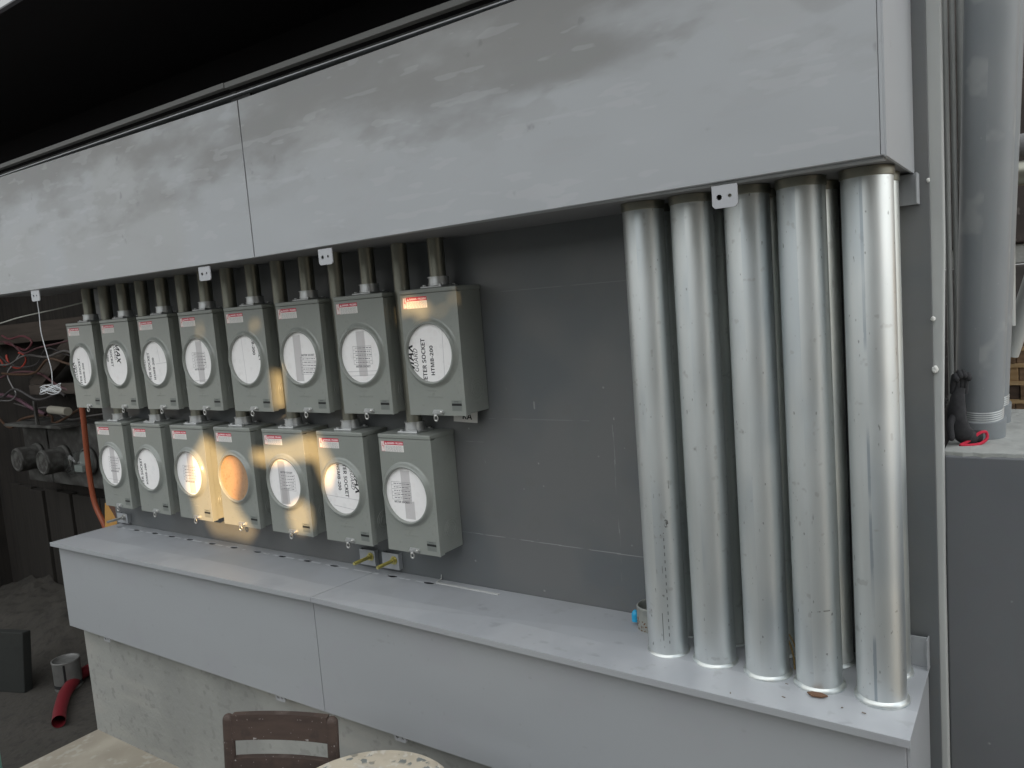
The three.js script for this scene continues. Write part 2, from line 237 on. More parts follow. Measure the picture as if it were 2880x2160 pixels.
// ---------- cable troughs ----------
function tab(x, y, z, w = 0.06, h = 0.048) { return plate([[x - w / 2, y], [x + w / 2, y], [x + w / 2, y - h + 0.006], [x + w / 2 - 0.006, y - h], [x - w / 2 + 0.006, y - h], [x - w / 2, y - h + 0.006]], 0.003, [holeE(x - w * 0.22, y - h * 0.52, 0.0065), holeE(x + w * 0.2, y - h * 0.5, 0.0045)], 0.0006).translate(0, 0, z); }
const capPaint = std({ color: lin(0.11, 0.11, 0.105), roughness: 0.6 });
const tabPaint = std({ color: lin(0.43, 0.44, 0.46), roughness: 0.45 });
{
  const t = thing('cable_trough', 'long grey sheet metal cable trough above the meter boxes, front smudged with dirt', 'cable trough');
  const f1 = plate([[-0.42, 0.4805], [1.9, 0.4707], [1.9, 0.9955], [-0.42, 1.0165]], 0.012, [], 0.0015); f1.translate(0, 0, 0.3935);
  const f2 = plate([[1.908, 0.4707], [3.884, 0.4827], [3.884, 1.019], [1.908, 0.9955]], 0.012, [], 0.0015); f2.translate(0, 0, 0.3935);
  part('front_cover', boxUV(f1), upperPaint, t, 'left front cover with dark smudges along its top');
  part('front_cover', boxUV(f2), upperPaint, t, 'long right front cover');
  part('inner_liner', bx(1.85, 1.95, 0.486, 1.015, 0.38, 0.388, 0), black, t);
  part('corner_strip', bx(3.8862, 3.8935, 0.4815, 1.1, 0.3, 0.406, 0.0015), lowerPaint, t);
  part('end_panel', bx(3.8905, 3.897, 0.479, 1.1, 0.001, 0.404, 0.0015), lowerPaint, t);
  const lower = plate([[-0.42, -0.001], [3.8895, -0.001], [3.8895, -0.392], [-0.42, -0.392]], 0.003, [], 0); lower.rotateX(-Math.PI / 2); lower.translate(0, 0.4845, 0);
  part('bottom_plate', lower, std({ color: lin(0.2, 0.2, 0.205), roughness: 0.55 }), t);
  part('inner_lip', bx(-0.42, 3.888, 0.476, 0.4845, 0.355, 0.3915, 0.001), lowerPaint, t);
  part('top_plate', bx(-0.42, 3.889, 1.02, 1.0235, 0.001, 0.4, 0), lowerPaint, t);
  part('drip_cap', join(bx(-0.42, 1.86, 1.0435, 1.062, 0.40, 0.4225, 0.002), bx(-0.42, 1.86, 1.024, 1.0425, 0.36, 0.375, 0.001)), capPaint, t);
  part('drip_cap', join(bx(1.864, 3.9, 1.041, 1.060, 0.40, 0.4225, 0.002), bx(1.864, 3.9, 1.024, 1.0405, 0.36, 0.375, 0.001)), capPaint, t);
  for (const [x, y, w] of [[0.30, 0.474, 0.075], [1.602, 0.464, 0.068], [2.2485, 0.463, 0.062], [3.561, 0.471, 0.058]]) part('mounting_tab', tab(x, y, 0.398, w, 0.05), tabPaint, t);
  part('end_bracket', join(bx(3.86, 3.906, 0.405, 0.4785, 0.012, 0.016, 0.001), bx(3.9035, 3.907, 0.405, 0.4785, 0.001, 0.045, 0.001)), lowerPaint, t);
}
{
  const t = thing('cable_trough', 'grey sheet metal cable trough below the meter boxes with an overhanging lid', 'cable trough');
  const fb = (x) => -1.2335 + 0.006 * x;
  const f1 = plate([[0.045, -0.79], [1.9315, -0.78], [1.9315, -1.2115], [0.045, -1.2105]], 0.012, [], 0.0015).translate(0, 0, 0.3265);
  const f2 = plate([[1.937, -0.78], [3.892, -0.80], [3.892, -1.208], [1.937, -1.2115]], 0.012, [], 0.0015).translate(0, 0, 0.3265);
  part('front_cover', boxUV(f1), lowerPaint, t, 'left front cover'); part('front_cover', boxUV(f2), lowerPaint, t, 'long right front cover');
  part('end_panel', bx(3.894, 3.902, -1.211, -0.79, 0.005, 0.336, 0.0015), lowerPaint, t);
  part('bottom_plate', bx(0.047, 3.892, -1.209, -1.206, 0.283, 0.325, 0), lowerPaint, t);
  part('inner_liner', join(bx(1.88, 1.99, -1.2, -0.87, 0.312, 0.32, 0), bx(0.047, 0.05, -1.2, -0.79, 0.283, 0.325, 0), bx(0.0465, 3.893, -0.86, -0.857, 0.284, 0.3255, 0)), insidePaint, t);
  // lids: sheet tilting a little, real holes along the back edge
  function lid(x0, x1, yb, yf0, yf1, holes) {
    const g = plate([[x0, -0.002], [x1, -0.002], [x1, -0.3685], [x0, -0.3685]], 0.003, holes, 0); g.rotateX(-Math.PI / 2);
    const p = g.attributes.position; for (let i = 0; i < p.count; i++) { const k = p.getZ(i) / 0.37, s = (p.getX(i) - x0) / (x1 - x0); p.setY(i, p.getY(i) - 0.003 + yb + k * (yf0 + (yf1 - yf0) * s - yb)); }
    g.computeVertexNormals(); return boxUV(g, 'top');
  }
  function lip(x0, x1, y0, y1, n) { const g = plate([[x0, y0], [x1, y1], [x1, y1 - 0.018], [x0, y0 - 0.018]], 0.002, [], 0.0008); g.translate(0, 0, 0.3682); return g; }
  const hs = HOLES.map((x) => holeE(x, -0.052, 0.024, 0.0115));
  const a = part('lid', lid(0.0265, 1.9585, -0.772, -0.7686, -0.7545, hs.slice(0, 11)), lidPaint, t, 'left lid with a row of small holes along the wall');
  part('lip', lip(0.0265, 1.9585, -0.7686, -0.7545), lowerPaint, a);
  const b = part('lid', lid(1.9615, 3.906, -0.772, -0.7545, -0.7825, hs.slice(11)), lidPaint, t, 'right lid carrying the large conduits');
  part('lip', lip(1.9615, 3.906, -0.7545, -0.7825), lowerPaint, b);
  part('hole_liner', bx(0.06, 2.4, -0.852, -0.850, 0.001, 0.28, 0), black, t);
  for (const [x, y] of [[0.37, -1.212], [1.66, -1.213], [2.297, -1.2105]]) part('mounting_tab', tab(x, y, 0.322, 0.056, 0.03), tabPaint, t);
  part('end_bracket', join(bx(3.84, 3.905, -0.772, -0.692, 0.012, 0.0155, 0.001), bx(3.902, 3.9055, -0.772, -0.692, 0.001, 0.035, 0.001)), lowerPaint, t);
}

// ---------- meter socket boxes ----------
const dangerMap = canvasTex(384, 136, (g, w, h) => {
  g.fillStyle = '#e9e6e2'; g.fillRect(0, 0, w, h); g.fillStyle = '#c0203a'; g.fillRect(62, 0, w - 62, 48);
  g.fillStyle = '#fff'; g.font = 'bold 34px sans-serif'; g.textBaseline = 'middle'; g.fillText('DANGER / PELIGRO', 108, 25, 268);
  g.beginPath(); g.moveTo(86, 8); g.lineTo(102, 40); g.lineTo(70, 40); g.fill(); g.fillStyle = '#c0203a'; g.fillRect(84, 18, 4, 12); g.fillRect(84, 33, 4, 4);
  g.strokeStyle = '#c0203a'; g.lineWidth = 4; g.strokeRect(4, 4, 56, h - 8); g.fillStyle = '#d0182c'; g.beginPath(); g.moveTo(38, 12); g.lineTo(20, 70); g.lineTo(34, 66); g.lineTo(24, 122); g.lineTo(46, 56); g.lineTo(32, 60); g.lineTo(46, 12); g.fill();
  g.fillStyle = '#8d8b8b'; const r = rng(3); for (let y = 60; y < 128; y += 11) for (let x = 76; x < 360;) { const l = 12 + r() * 40; g.fillRect(x, y, Math.min(l, 366 - x), 4); x += l + 7; }
});
const ratingMap = canvasTex(128, 116, (g, w, h) => { g.fillStyle = '#777c78'; g.fillRect(0, 0, w, h); g.fillStyle = '#1d1f1f'; g.fillRect(0, 34, w, 26); g.fillStyle = '#4d504e'; g.fillRect(30, 12, 60, 7); g.fillStyle = '#6b6f6b'; for (let y = 70; y < 110; y += 9) g.fillRect(10, y, 100, 3); });
const dangerMat = std({ map: dangerMap, roughness: 0.45 }), ratingMat = std({ map: ratingMap, roughness: 0.4 });
// paper cards behind the openings
const S = 384;
function card(kind, o = {}) {
  return canvasTex(S, S, (g) => {
    g.fillStyle = '#f4f2f1'; g.fillRect(0, 0, S, S); const r = rng(o.seed || 1);
    if (kind === 'print') {
      g.save(); g.translate(S / 2, S / 2); g.rotate(o.down ? Math.PI / 2 : -Math.PI / 2); g.translate(o.sx || 0, o.sy || 0); g.fillStyle = '#17151a'; g.textAlign = 'center'; g.textBaseline = 'middle';
      g.font = 'italic bold 84px sans-serif'; g.fillText('MAX', -36, -172); g.font = 'italic 46px sans-serif'; g.fillText('GUARD', -46, -124, 172);
      g.font = '44px sans-serif'; g.lineWidth = 2; g.strokeStyle = '#17151a'; g.fillText('METER SOCKET', -58, -58, 330); g.strokeText('METER SOCKET', -58, -58, 330); g.font = 'bold 40px sans-serif'; g.fillText(o.code || 'HSMB-200', -48, 8, 190); g.restore();
    } else if (kind === 'form') {
      g.fillStyle = 'rgba(165,161,161,0.5)'; g.fillRect(o.tx ?? 170, 30, 78, o.tapeTop ?? 330); if (o.tape2) { g.fillStyle = 'rgba(165,161,161,0.5)'; g.fillRect((o.tx ?? 170) + 16, 235, 84, 120); }
      g.strokeStyle = '#8d8a8c'; g.fillStyle = '#6f6c70'; g.lineWidth = 2; const x0 = o.fx ?? 110, y0 = o.fy ?? 140; for (let i = 0; i < 5; i++) { g.strokeRect(x0, y0 + i * 24, 170, 24); let x = x0 + 20; while (x < x0 + 150) { const l = 8 + r() * 26; g.fillRect(x, y0 + 9 + i * 24, l, 5); x += l + 6; } }
      g.fillStyle = '#3d3b40'; g.font = 'bold 19px sans-serif'; g.fillText('METER SOCKET', x0 + 14, y0 + (o.headTop ? -8 : 142), 150);
    } else { g.fillStyle = '#b08c6c'; g.fillRect(0, 0, S, S); for (let i = 0; i < 300; i++) { g.fillStyle = r() < 0.5 ? 'rgba(120,80,45,0.12)' : 'rgba(225,170,120,0.12)'; g.beginPath(); g.arc(r() * S, r() * S, 2 + r() * 9, 0, 7); g.fill(); } }
    g.strokeStyle = 'rgba(120,118,122,0.7)'; g.lineWidth = 2; for (const [a, b, c, d] of o.fold || []) { g.beginPath(); g.moveTo(a, b); g.lineTo(c, d); g.stroke(); }
    for (let i = 0; i < 60; i++) { g.fillStyle = `rgba(150,140,130,${0.015 + 0.03 * r()})`; g.beginPath(); g.arc(r() * S, r() * S, 4 + r() * 18, 0, 7); g.fill(); }
  });
}
const roundHole = holeE(0.119, 0.215, 0.0985);
const W = 0.25, H = 0.4346, D = 0.1354;
const boxGeo = {
  body: join(bx(0.003, 0.247, 0.003, 0.42, 0, 0.1115, 0.003), bx(0.004, 0.246, 0.004, 0.4, 0.1117, 0.1128, 0)),
  cap: bx(0, W, 0.4185, H, 0.0005, D + 0.003, 0.004),
  coverFront: plate([[0.0015, 0], [0.2485, 0], [0.2485, 0.4165], [0.0015, 0.4165]], 0.0015, [roundHole], 0.0012).translate(0, 0, D - 0.0028),
  coverSides: join(bx(0.0012, 0.0028, 0, 0.4165, 0.109, D - 0.002, 0.0006), bx(0.2472, 0.2492, 0, 0.4165, 0.109, D - 0.002, 0.0006), bx(0.003, 0.247, 0, 0.002, 0.109, D - 0.002, 0.0005)),
  rim: lathe([[0.121, -0.0005], [0.1165, 0.001], [0.1125, 0.0045], [0.109, 0.0105], [0.1055, 0.0142], [0.1025, 0.0148], [0.1002, 0.0132], [0.0992, 0.0095], [0.0988, 0.002], [0.0985, -0.01]], 64).rotateX(Math.PI / 2).translate(0.119, 0.215, D),
  card: new THREE.CylinderGeometry(0.0987, 0.0987, 0.0008, 64, 1),
  danger: bx(0.0123, 0.1205, 0.3698, 0.408, D - 0.0002, D + 0.0004, 0),
  rating: bx(0.1917, 0.234, 0.016, 0.052, D - 0.0002, D + 0.0004, 0),
  latch: join(plate([[0.104, 0.006], [0.15, 0.0035], [0.155, 0.010], [0.152, 0.018], [0.112, 0.018]], 0.003, [], 0.0008).translate(0, 0, D + 0.0005), bx(0.112, 0.126, -0.003, 0.012, D + 0.003, D + 0.0055, 0.001)),
  screw: join(new THREE.CylinderGeometry(0.0062, 0.0068, 0.006, 20).rotateX(Math.PI / 2).translate(0.147, 0.0115, D + 0.0055), new THREE.SphereGeometry(0.0056, 16, 8).scale(1, 1, 0.5).translate(0.147, 0.0115, D + 0.0085)),
  loop: new THREE.TorusGeometry(0.0075, 0.0028, 10, 24).scale(0.85, 1.25, 1).rotateY(0.3).translate(0.12, -0.01, D + 0.004),
  emboss: join([0, 1, 2, 3, 4, 5, 6].map((i) => bx(0.087 + i * 0.0062, 0.0915 + i * 0.0062, 0.0835, 0.0865, D - 0.0005, D + 0.0009, 0.0005)), [0, 1, 2, 3, 4, 5, 6, 7, 8, 9].map((i) => bx(0.087 + i * 0.007, 0.0915 + i * 0.007, 0.062, 0.065, D - 0.0005, D + 0.0009, 0.0005)), bx(0.112, 0.118, 0.072, 0.077, D - 0.0005, D + 0.0009, 0.0005)),
  ko: join([0.0355, 0.026, 0.0165].map((r) => new THREE.TorusGeometry(r, 0.0013, 8, 40).rotateY(Math.PI / 2).translate(0.2472, 0.083, 0.06))),
  hubPlate: join(bx(0.078, 0.172, H - 0.001, H + 0.0075, 0.022, 0.116, 0.004), cyl(0.089, 0.105, H + 0.007, H + 0.0115, 0.0055, 14), cyl(0.161, 0.105, H + 0.007, H + 0.0115, 0.0055, 14), cyl(0.089, 0.033, H + 0.007, H + 0.0115, 0.0055, 14), cyl(0.161, 0.033, H + 0.007, H + 0.0115, 0.0055, 14)),
  hubRing: join(cyl(0.125, 0.069, H + 0.007, H + 0.034, 0.0365, 40, false, 0.0345), cyl(0.125, 0.069, H + 0.034, H + 0.0375, 0.0375, 40), cyl(0.125, 0.069, H + 0.012, H + 0.015, 0.0375, 40)),
};
{ boxGeo.card.rotateX(Math.PI / 2); const p = boxGeo.card.attributes.position, uv = boxGeo.card.attributes.uv; for (let i = 0; i < p.count; i++) uv.setXY(i, 0.5 + p.getX(i) / 0.21, 0.5 + p.getY(i) / 0.21); boxGeo.card.translate(0.119, 0.215, D + 0.002);
  for (const [g, x0, y0, w, h] of [[boxGeo.danger, 0.0123, 0.3698, 0.1082, 0.0382], [boxGeo.rating, 0.1917, 0.016, 0.0423, 0.036]]) { const q = g.attributes.position, u = g.attributes.uv; for (let i = 0; i < q.count; i++) u.setXY(i, (q.getX(i) - x0) / w, (q.getY(i) - y0) / h); } }
function makeBox() {
  const t = thing('meter_socket_box', '', 'meter box', [0, 0, 0], 'new grey meter socket boxes on the wall');
  part('body', boxGeo.body, boxPaint, t); part('top_cap', boxGeo.cap, boxPaint, t);
  const cover = part('cover', join(boxGeo.coverFront, boxGeo.coverSides), boxPaint, t);
  part('ring', boxGeo.rim, boxPaint, cover); part('embossed_text', boxGeo.emboss, boxPaint, cover);
  part('card', boxGeo.card, dangerMat, t);
  part('danger_label', boxGeo.danger, dangerMat, t); part('rating_label', boxGeo.rating, ratingMat, t);
  const l = part('latch', boxGeo.latch, castZinc, t); part('screw', boxGeo.screw, steel, l); part('seal_loop', boxGeo.loop, steel, l);
  part('knockout', boxGeo.ko, boxPaint, t);
  const h = part('hub', boxGeo.hubPlate, castZinc, t); part('hub_ring', boxGeo.hubRing, castZinc, h);
  return t;
}
const ordinal = ['first', 'second', 'third', 'fourth', 'fifth', 'sixth', 'seventh', 'eighth'];
const upper = [
  ['print', { sx: -20, sy: -4, seed: 1, fold: [[300, 10, 292, 370]] }, 'leftmost meter box of the upper row, card printed in lines reading upward'],
  ['print', { down: 1, sx: -75, sy: 146, seed: 2 }, 'second upper meter box from the left, card printed reading downward'],
  ['print', { sx: 0, sy: -50, seed: 3, fold: [[230, 60, 250, 190], [190, 200, 384, 188]] }, 'third upper meter box from the left, creased card with large upward print'],
  ['form', { tx: 170, fx: 110, fy: 120, seed: 4, fold: [[60, 350, 320, 338]] }, 'fourth upper meter box from the left, card with faint form over grey tape'],
  ['print', { down: 1, sx: -80, sy: -100, seed: 5, fold: [[150, 0, 165, 384]] }, 'fifth upper meter box from the left, nearly blank card with print at upper right'],
  ['form', { tx: 130, fx: 190, fy: 190, headTop: 1, seed: 6 }, 'sixth upper meter box from the left, form printed on the right of its card'],
  ['form', { tx: 160, fx: 120, fy: 130, tapeTop: 300, seed: 7, fold: [[40, 330, 340, 322], [40, 300, 340, 296]] }, 'seventh upper meter box from the left, card with form over grey tape'],
  ['print', { sx: 0, sy: 0, code: 'HTMB-200', seed: 8, fold: [[300, 20, 290, 340]] }, 'rightmost meter box of the upper row with large upward print and orange sun flecks'],
];
const lowerRow = [
  ['form', { tx: 170, fx: 140, fy: 110, seed: 11, fold: [[90, 320, 300, 330]] }, 'leftmost meter box of the lower row, card with faint form and grey tape'],
  ['print', { sx: 0, sy: -66, seed: 12 }, 'second lower meter box from the left, bold upward print at the left of its card'],
  ['form', { tx: 170, fx: 100, fy: 130, seed: 13 }, 'third lower meter box from the left, its right half in warm sunlight'],
  ['kraft', { seed: 14 }, 'fourth lower meter box from the left, opening filled with brown cardboard'],
  ['form', { tx: 120, fx: 130, fy: 130, headTop: 1, tape2: 1, seed: 15 }, 'fifth lower meter box from the left, sunlit patches above and below its card'],
  ['print', { down: 1, sx: -30, sy: 18, seed: 16, fold: [[0, 250, 384, 268], [90, 320, 300, 340]] }, 'sixth lower meter box from the left, large downward print at the right of its card'],
  ['form', { tx: 150, fx: 60, fy: 110, tape2: 1, tapeTop: 220, seed: 17 }, 'rightmost meter box of the lower row, beside the bare wall, card with centred form'],
];
const proto = makeBox(); let firstBox = true;
function placeBox(x, y, [kind, o, label]) {
  let b = proto; if (!firstBox) { b = proto.clone(); b.name = numbered('meter_socket_box'); scene.add(b); } firstBox = false;
  b.position.set(x, y, 0.001); b.userData = { ...proto.userData, label };
  b.getObjectByName('card').material = std({ map: card(kind, o), roughness: 0.75 });
  b.rotation.z = (R() - 0.5) * 0.006;
}
const conduitGroup = 'short galvanized conduits above the meter boxes';
const small = cyl(0, 0, 0, 1, 0.0285, 32);
upper.forEach((d, i) => { const x = 0.33 * i, y = -0.1181; placeBox(x, y, d);
  const g = cyl(0, 0, 0, 0.4845 - (y + H + 0.012), 0.0285, 32), c = solo('conduit', g, galvOld, `short conduit rising from the ${ordinal[i]} upper meter box from the left into the trough`, 'conduit', conduitGroup); c.position.set(x + 0.125, y + H + 0.012, 0.07); });
lowerRow.forEach((d, i) => { const x = 0.16 + 0.3302 * i, y = -0.6252; placeBox(x, y, d);
  const g = cyl(0, 0, 0, 0.4845 - (y + H + 0.012), 0.0285, 32), c = solo('conduit', g, galvOld, `conduit from the ${ordinal[i]} lower meter box from the left, passing up between two upper boxes`, 'conduit', 'galvanized conduits of the lower meter boxes'); c.position.set(x + 0.125, y + H + 0.012, 0.07); });

// ---------- large conduits ----------
const names5 = ['leftmost', 'second from the left', 'middle', 'fourth from the left', 'rightmost'];
const frontP = [[3.264, 0.19], [3.402, 0.192], [3.546, 0.197], [3.678, 0.202], [3.824, 0.206]];
const rearP = [[3.258, 0.061], [3.396, 0.061], [3.54, 0.061], [3.676, 0.061], [3.814, 0.061]];
function bigConduit(x, z, label, group, k) {
  const t = thing('large_conduit', label, 'conduit', [x, -0.773, z], group);
  const pipe = part('pipe', cyl(0, 0, -0.03, 1.2565, 0.0555, 64), k < 5 ? std({ map: pipeMap(k), metalness: 0.96, roughness: 0.95, roughnessMap: galvRough }) : galv, t); pipe.rotation.y = k < 5 ? 0 : k * 1.3; if (k % 2) pipe.position.y = 0;
  const r = rng(90 + k), g = lathe([[0.0557, -0.012], [0.0625, -0.012], [0.0630, 0.0], [0.0605, 0.005], [0.0568, 0.0085], [0.0557, 0.009]], 48), p = g.attributes.position;
  for (let i = 0; i < p.count; i++) { const a = Math.atan2(p.getZ(i), p.getX(i)), q = 1 + 0.03 * (fbm(a * 2 + 9, k, 5, 3) - 0.5); p.setX(i, p.getX(i) * q); p.setZ(i, p.getZ(i) * q); }
  part('base_ring', g, galv, t); part('top_ring', lathe([[0.0557, 1.235], [0.0585, 1.237], [0.0585, 1.2565]], 48), galvOld, t);
}
frontP.forEach(([x, z], i) => bigConduit(x, z, `thick galvanized conduit, ${names5[i]} in the front row of five`, 'front row of thick conduits', i));
rearP.forEach(([x, z], i) => bigConduit(x, z, `thick galvanized conduit close to the wall, ${names5[i]} in the rear row`, 'rear row of thick conduits', i + 5));

// ---------- small fittings on wall and lid ----------
function anchor(x0, x1, y0, y1, label, m) {
  const t = thing('anchor_bolt', label, 'bolt', [(x0 + x1) / 2, (y0 + y1) / 2, 0], 'anchor bolts above the lower trough'), w = (x1 - x0) / 2, h = (y1 - y0) / 2 + 0.004;
  part('plate', join(bx(-w, w, -h, h, 0.019, 0.022, 0.0008), bx(-w, -w + 0.003, -h, h, 0.0005, 0.019, 0.0005), bx(w - 0.003, w, -h, h, 0.0005, 0.019, 0.0005)), lowerPaint, t);
  part('washer', cyl(0, 0, 0, 0.002, 0.017, 28).rotateX(Math.PI / 2).translate(0.02, 0.006, 0.022), m, t, );
  part('nut', cyl(0, 0, 0, 0.011, 0.0125, 6).rotateX(Math.PI / 2).translate(0.02, 0.006, 0.0235), m, t);
  const bits = [cyl(0, 0, 0, 0.085, 0.0062, 16).rotateX(Math.PI / 2).translate(0.02, 0.006, 0.03)]; for (let i = 0; i < 14; i++) bits.push(cyl(0, 0, 0, 0.0022, 0.0072, 16).rotateX(Math.PI / 2).translate(0.02, 0.006, 0.04 + i * 0.0052));
  part('bolt', join(bits), m, t);
}
anchor(0.034, 0.132, -0.756, -0.712, 'zinc anchor bolt under the leftmost lower meter box', steel);
anchor(1.862, 1.946, -0.7525, -0.697, 'yellow zinc anchor bolt under the gap left of the last lower box', yellowZinc);
anchor(1.986, 2.074, -0.752, -0.696, 'yellow zinc anchor bolt under the rightmost lower meter box', yellowZinc);
{ // threaded nipple with a blue bit of plastic
  const t = thing('pipe_nipple', 'short galvanized threaded pipe nipple on the lid beside the large conduits', 'pipe fitting', [3.172, -0.772, 0.082]);
  const prof = [[0.044, 0], [0.0495, 0], [0.0505, 0.004], [0.0505, 0.05]]; for (let i = 0; i < 6; i++) prof.push([0.0487, 0.0515 + i * 0.0042], [0.0505, 0.0535 + i * 0.0042]); prof.push([0.048, 0.078], [0.0445, 0.078]); for (let i = 0; i < 6; i++) prof.push([0.0455, 0.074 - i * 0.005], [0.0435, 0.0715 - i * 0.005]); prof.push([0.044, 0.04], [0.044, 0.002]);
  part('ring', lathe(prof, 48), std({ map: galvMap, color: lin(0.42, 0.42, 0.4), metalness: 0.3, roughness: 0.6 }), t);
  const r = rng(8), sp = []; for (let i = 0; i < 26; i++) { const a = 0.6 + r() * 2.2 + Math.PI * 0, y = 0.008 + r() * 0.036; sp.push(new THREE.BoxGeometry(0.0025 + r() * 0.006, 0.0015 + r() * 0.003, 0.0006).rotateZ(r() * 3).translate(0, y, 0.0508).rotateY(a - 1.9)); }
  part('rust_flecks', join(sp), darkRust, t);
  const c = thing('blue_cap', 'small blue plastic cap beside the pipe nipple', 'cap', [3.112, -0.738, 0.085]);
  part('cap', join(new THREE.SphereGeometry(0.015, 20, 12).scale(0.8, 1.15, 0.8), cyl(0, 0, -0.018, -0.004, 0.012, 20)), std({ color: lin(0.02, 0.35, 0.62), roughness: 0.4 }), c);
}
{ // sliver of paper behind the last upper box
  const m = canvasTex(256, 128, (g, w, h) => { g.fillStyle = '#dcdad6'; g.fillRect(0, 0, w, h); g.fillStyle = '#111'; g.font = 'bold 84px sans-serif'; g.textBaseline = 'middle'; g.fillText('\u25BC', 18, 66, 50); g.fillText('KA', 92, 66); });
  const p = new THREE.PlaneGeometry(0.10, 0.042, 8, 4); const q = p.attributes.position; for (let i = 0; i < q.count; i++) q.setZ(i, 0.006 * Math.sin((q.getX(i) + 0.065) * 18));
  const s = solo('paper_slip', p, std({ map: m, roughness: 0.8 }), 'white paper slip with black KA sticking out under the rightmost upper meter box', 'paper'); s.position.set(2.466, -0.14, 0.02); s.rotation.set(-0.06, 0.12, -0.05);
}
solo('adhesive_strip', join(bx(-0.145, 0.145, 0, 0.004, -0.006, 0.006, 0.001), rod([-0.145, 0.002, 0], [-0.152, 0.004, -0.034], 0.003, 8), rod([-0.15, 0.004, -0.034], [-0.15, 0.02, -0.036], 0.002, 8)).rotateY(-0.02).translate(2.42, -0.7725, 0.042), std({ color: lin(0.5, 0.51, 0.5), roughness: 0.7 }), 'thin pale strip lying on the lower trough lid along the wall', 'strip');

solo('metal_offcut', join(tube([[3.607, -0.771, 0.165], [3.606, -0.735, 0.168], [3.599, -0.70, 0.172], [3.588, -0.672, 0.178]], 0.0028, 24, 6), tube([[3.612, -0.771, 0.16], [3.613, -0.73, 0.162], [3.607, -0.695, 0.168], [3.598, -0.675, 0.172]], 0.0022, 24, 6)), std({ color: lin(0.4, 0.28, 0.12), metalness: 0.6, roughness: 0.4 }), 'thin brassy wire offcut standing between the third and fourth thick conduits', 'wire');
solo('rust_flake', plate([[3.665, -0.272], [3.678, -0.284], [3.70, -0.281], [3.712, -0.27], [3.695, -0.262], [3.675, -0.263]], 0.0025, [], 0.0006).rotateX(-Math.PI / 2).translate(0, -0.773, 0), darkRust, 'brown rust flake at the foot of the fourth thick conduit', 'rust flake');
solo('lid_scraps', join(Array.from({ length: 26 }, () => { const x = rr(2.6, 3.85), z = rr(0.07, 0.35); return bx(-rr(0.002, 0.006), rr(0.002, 0.005), 0, 0.0015, -0.0015, 0.0015, 0).rotateY(rr(0, 3)).translate(x, -0.7715 + (z / 0.37) * -0.006, z); })), std({ color: lin(0.2, 0.17, 0.14), roughness: 0.8 }), 'small drill filings scattered on the lower trough lid', 'filings').userData.kind = 'stuff';
// ---------- right side: conduits on the block ----------
const greyPaint = std({ map: tex(512, 512, 0.5, 1.0, (x, y) => { const f = fbm(x * 14, y * 8, 211, 4), g = fbm(x * 90, y * 70, 215, 2); let c = mix([0.21, 0.23, 0.245], [0.255, 0.27, 0.28], f); c = mix(c, [0.4, 0.41, 0.41], sm(0.62, 0.75, fbm(x * 9, y * 9, 218, 4)) * 0.45); return mix(c, [0.45, 0.46, 0.46], sm(0.92, 0.97, g) * 0.7); }), roughness: 0.5 });
const palePaint = std({ map: tex(256, 512, 0.3, 1.0, (x, y) => { const f = fbm(x * 20, y * 6, 221, 4); return mix([0.36, 0.375, 0.37], [0.44, 0.45, 0.43], f); }), roughness: 0.5 });
function coupled(name, label, a, b, r, group) {
  const t = thing(name, label, 'conduit', a, group), d = [b[0] - a[0], b[1] - a[1], b[2] - a[2]], L = Math.hypot(...d), u = d.map((v) => v / L), at = (s) => u.map((v) => v * s);
  part('pipe', rod(at(0.03), at(L), r, 56), greyPaint, t);
  part('coupling', rod([0, 0, 0], at(0.062), r * 1.13, 48), greyPaint, t);
  const th = []; for (let i = 0; i < 5; i++) th.push(rod(at(0.0625 + i * 0.006), at(0.0655 + i * 0.006), r * 1.025, 48, r * 1.0)); part('thread', join(th), std({ color: lin(0.42, 0.44, 0.44), roughness: 0.45, metalness: 0.3 }), t);
}
coupled('thick_conduit', 'thick grey painted conduit with threaded base, standing nearest on the concrete block', [4.004, -0.215, -0.262], [4.069, 1.05, -0.012], 0.0565);
coupled('thick_conduit', 'thick grey conduit half hidden behind the nearest one on the concrete block', [4.008, -0.215, -0.50], [4.075, 1.15, -0.30], 0.0565);
{
  const g3 = 'slim pale conduits in the corner behind the wall end';
  const put = (x, z, r, label, mat = palePaint) => solo('slim_conduit', cyl(0, 0, -0.215, 1.3, r, 28).translate(x, 0, z), mat, label, 'conduit', g3);
  put(3.9347, -0.36, 0.0080, 'slimmest pale conduit right beside the plaster wall edge');
  put(3.9525, -0.36, 0.0074, 'slim pale conduit in the middle of the corner bundle');
  put(3.9735, -0.357, 0.0115, 'wider pale conduit of the corner bundle, beside the thick grey conduit');
}
solo('hanging_conduit', rod([4.066, 0.06, -0.62], [4.075, 1.4, -0.58], 0.017, 24), palePaint, 'pale conduit hanging behind the thick grey conduits', 'conduit');
{
  const t = thing('leaning_pipe', 'pale grey pipe leaning in front of the timber stack', 'pipe', [4.058, -0.045, -0.8]);
  part('pipe', rod([0, 0, 0], [0.22, 0.75, 0.12], 0.0285, 32), palePaint, t); part('bore', rod([-0.0005, -0.002, 0], [0.001, 0.004, 0.0005], 0.023, 24), black, t);
}
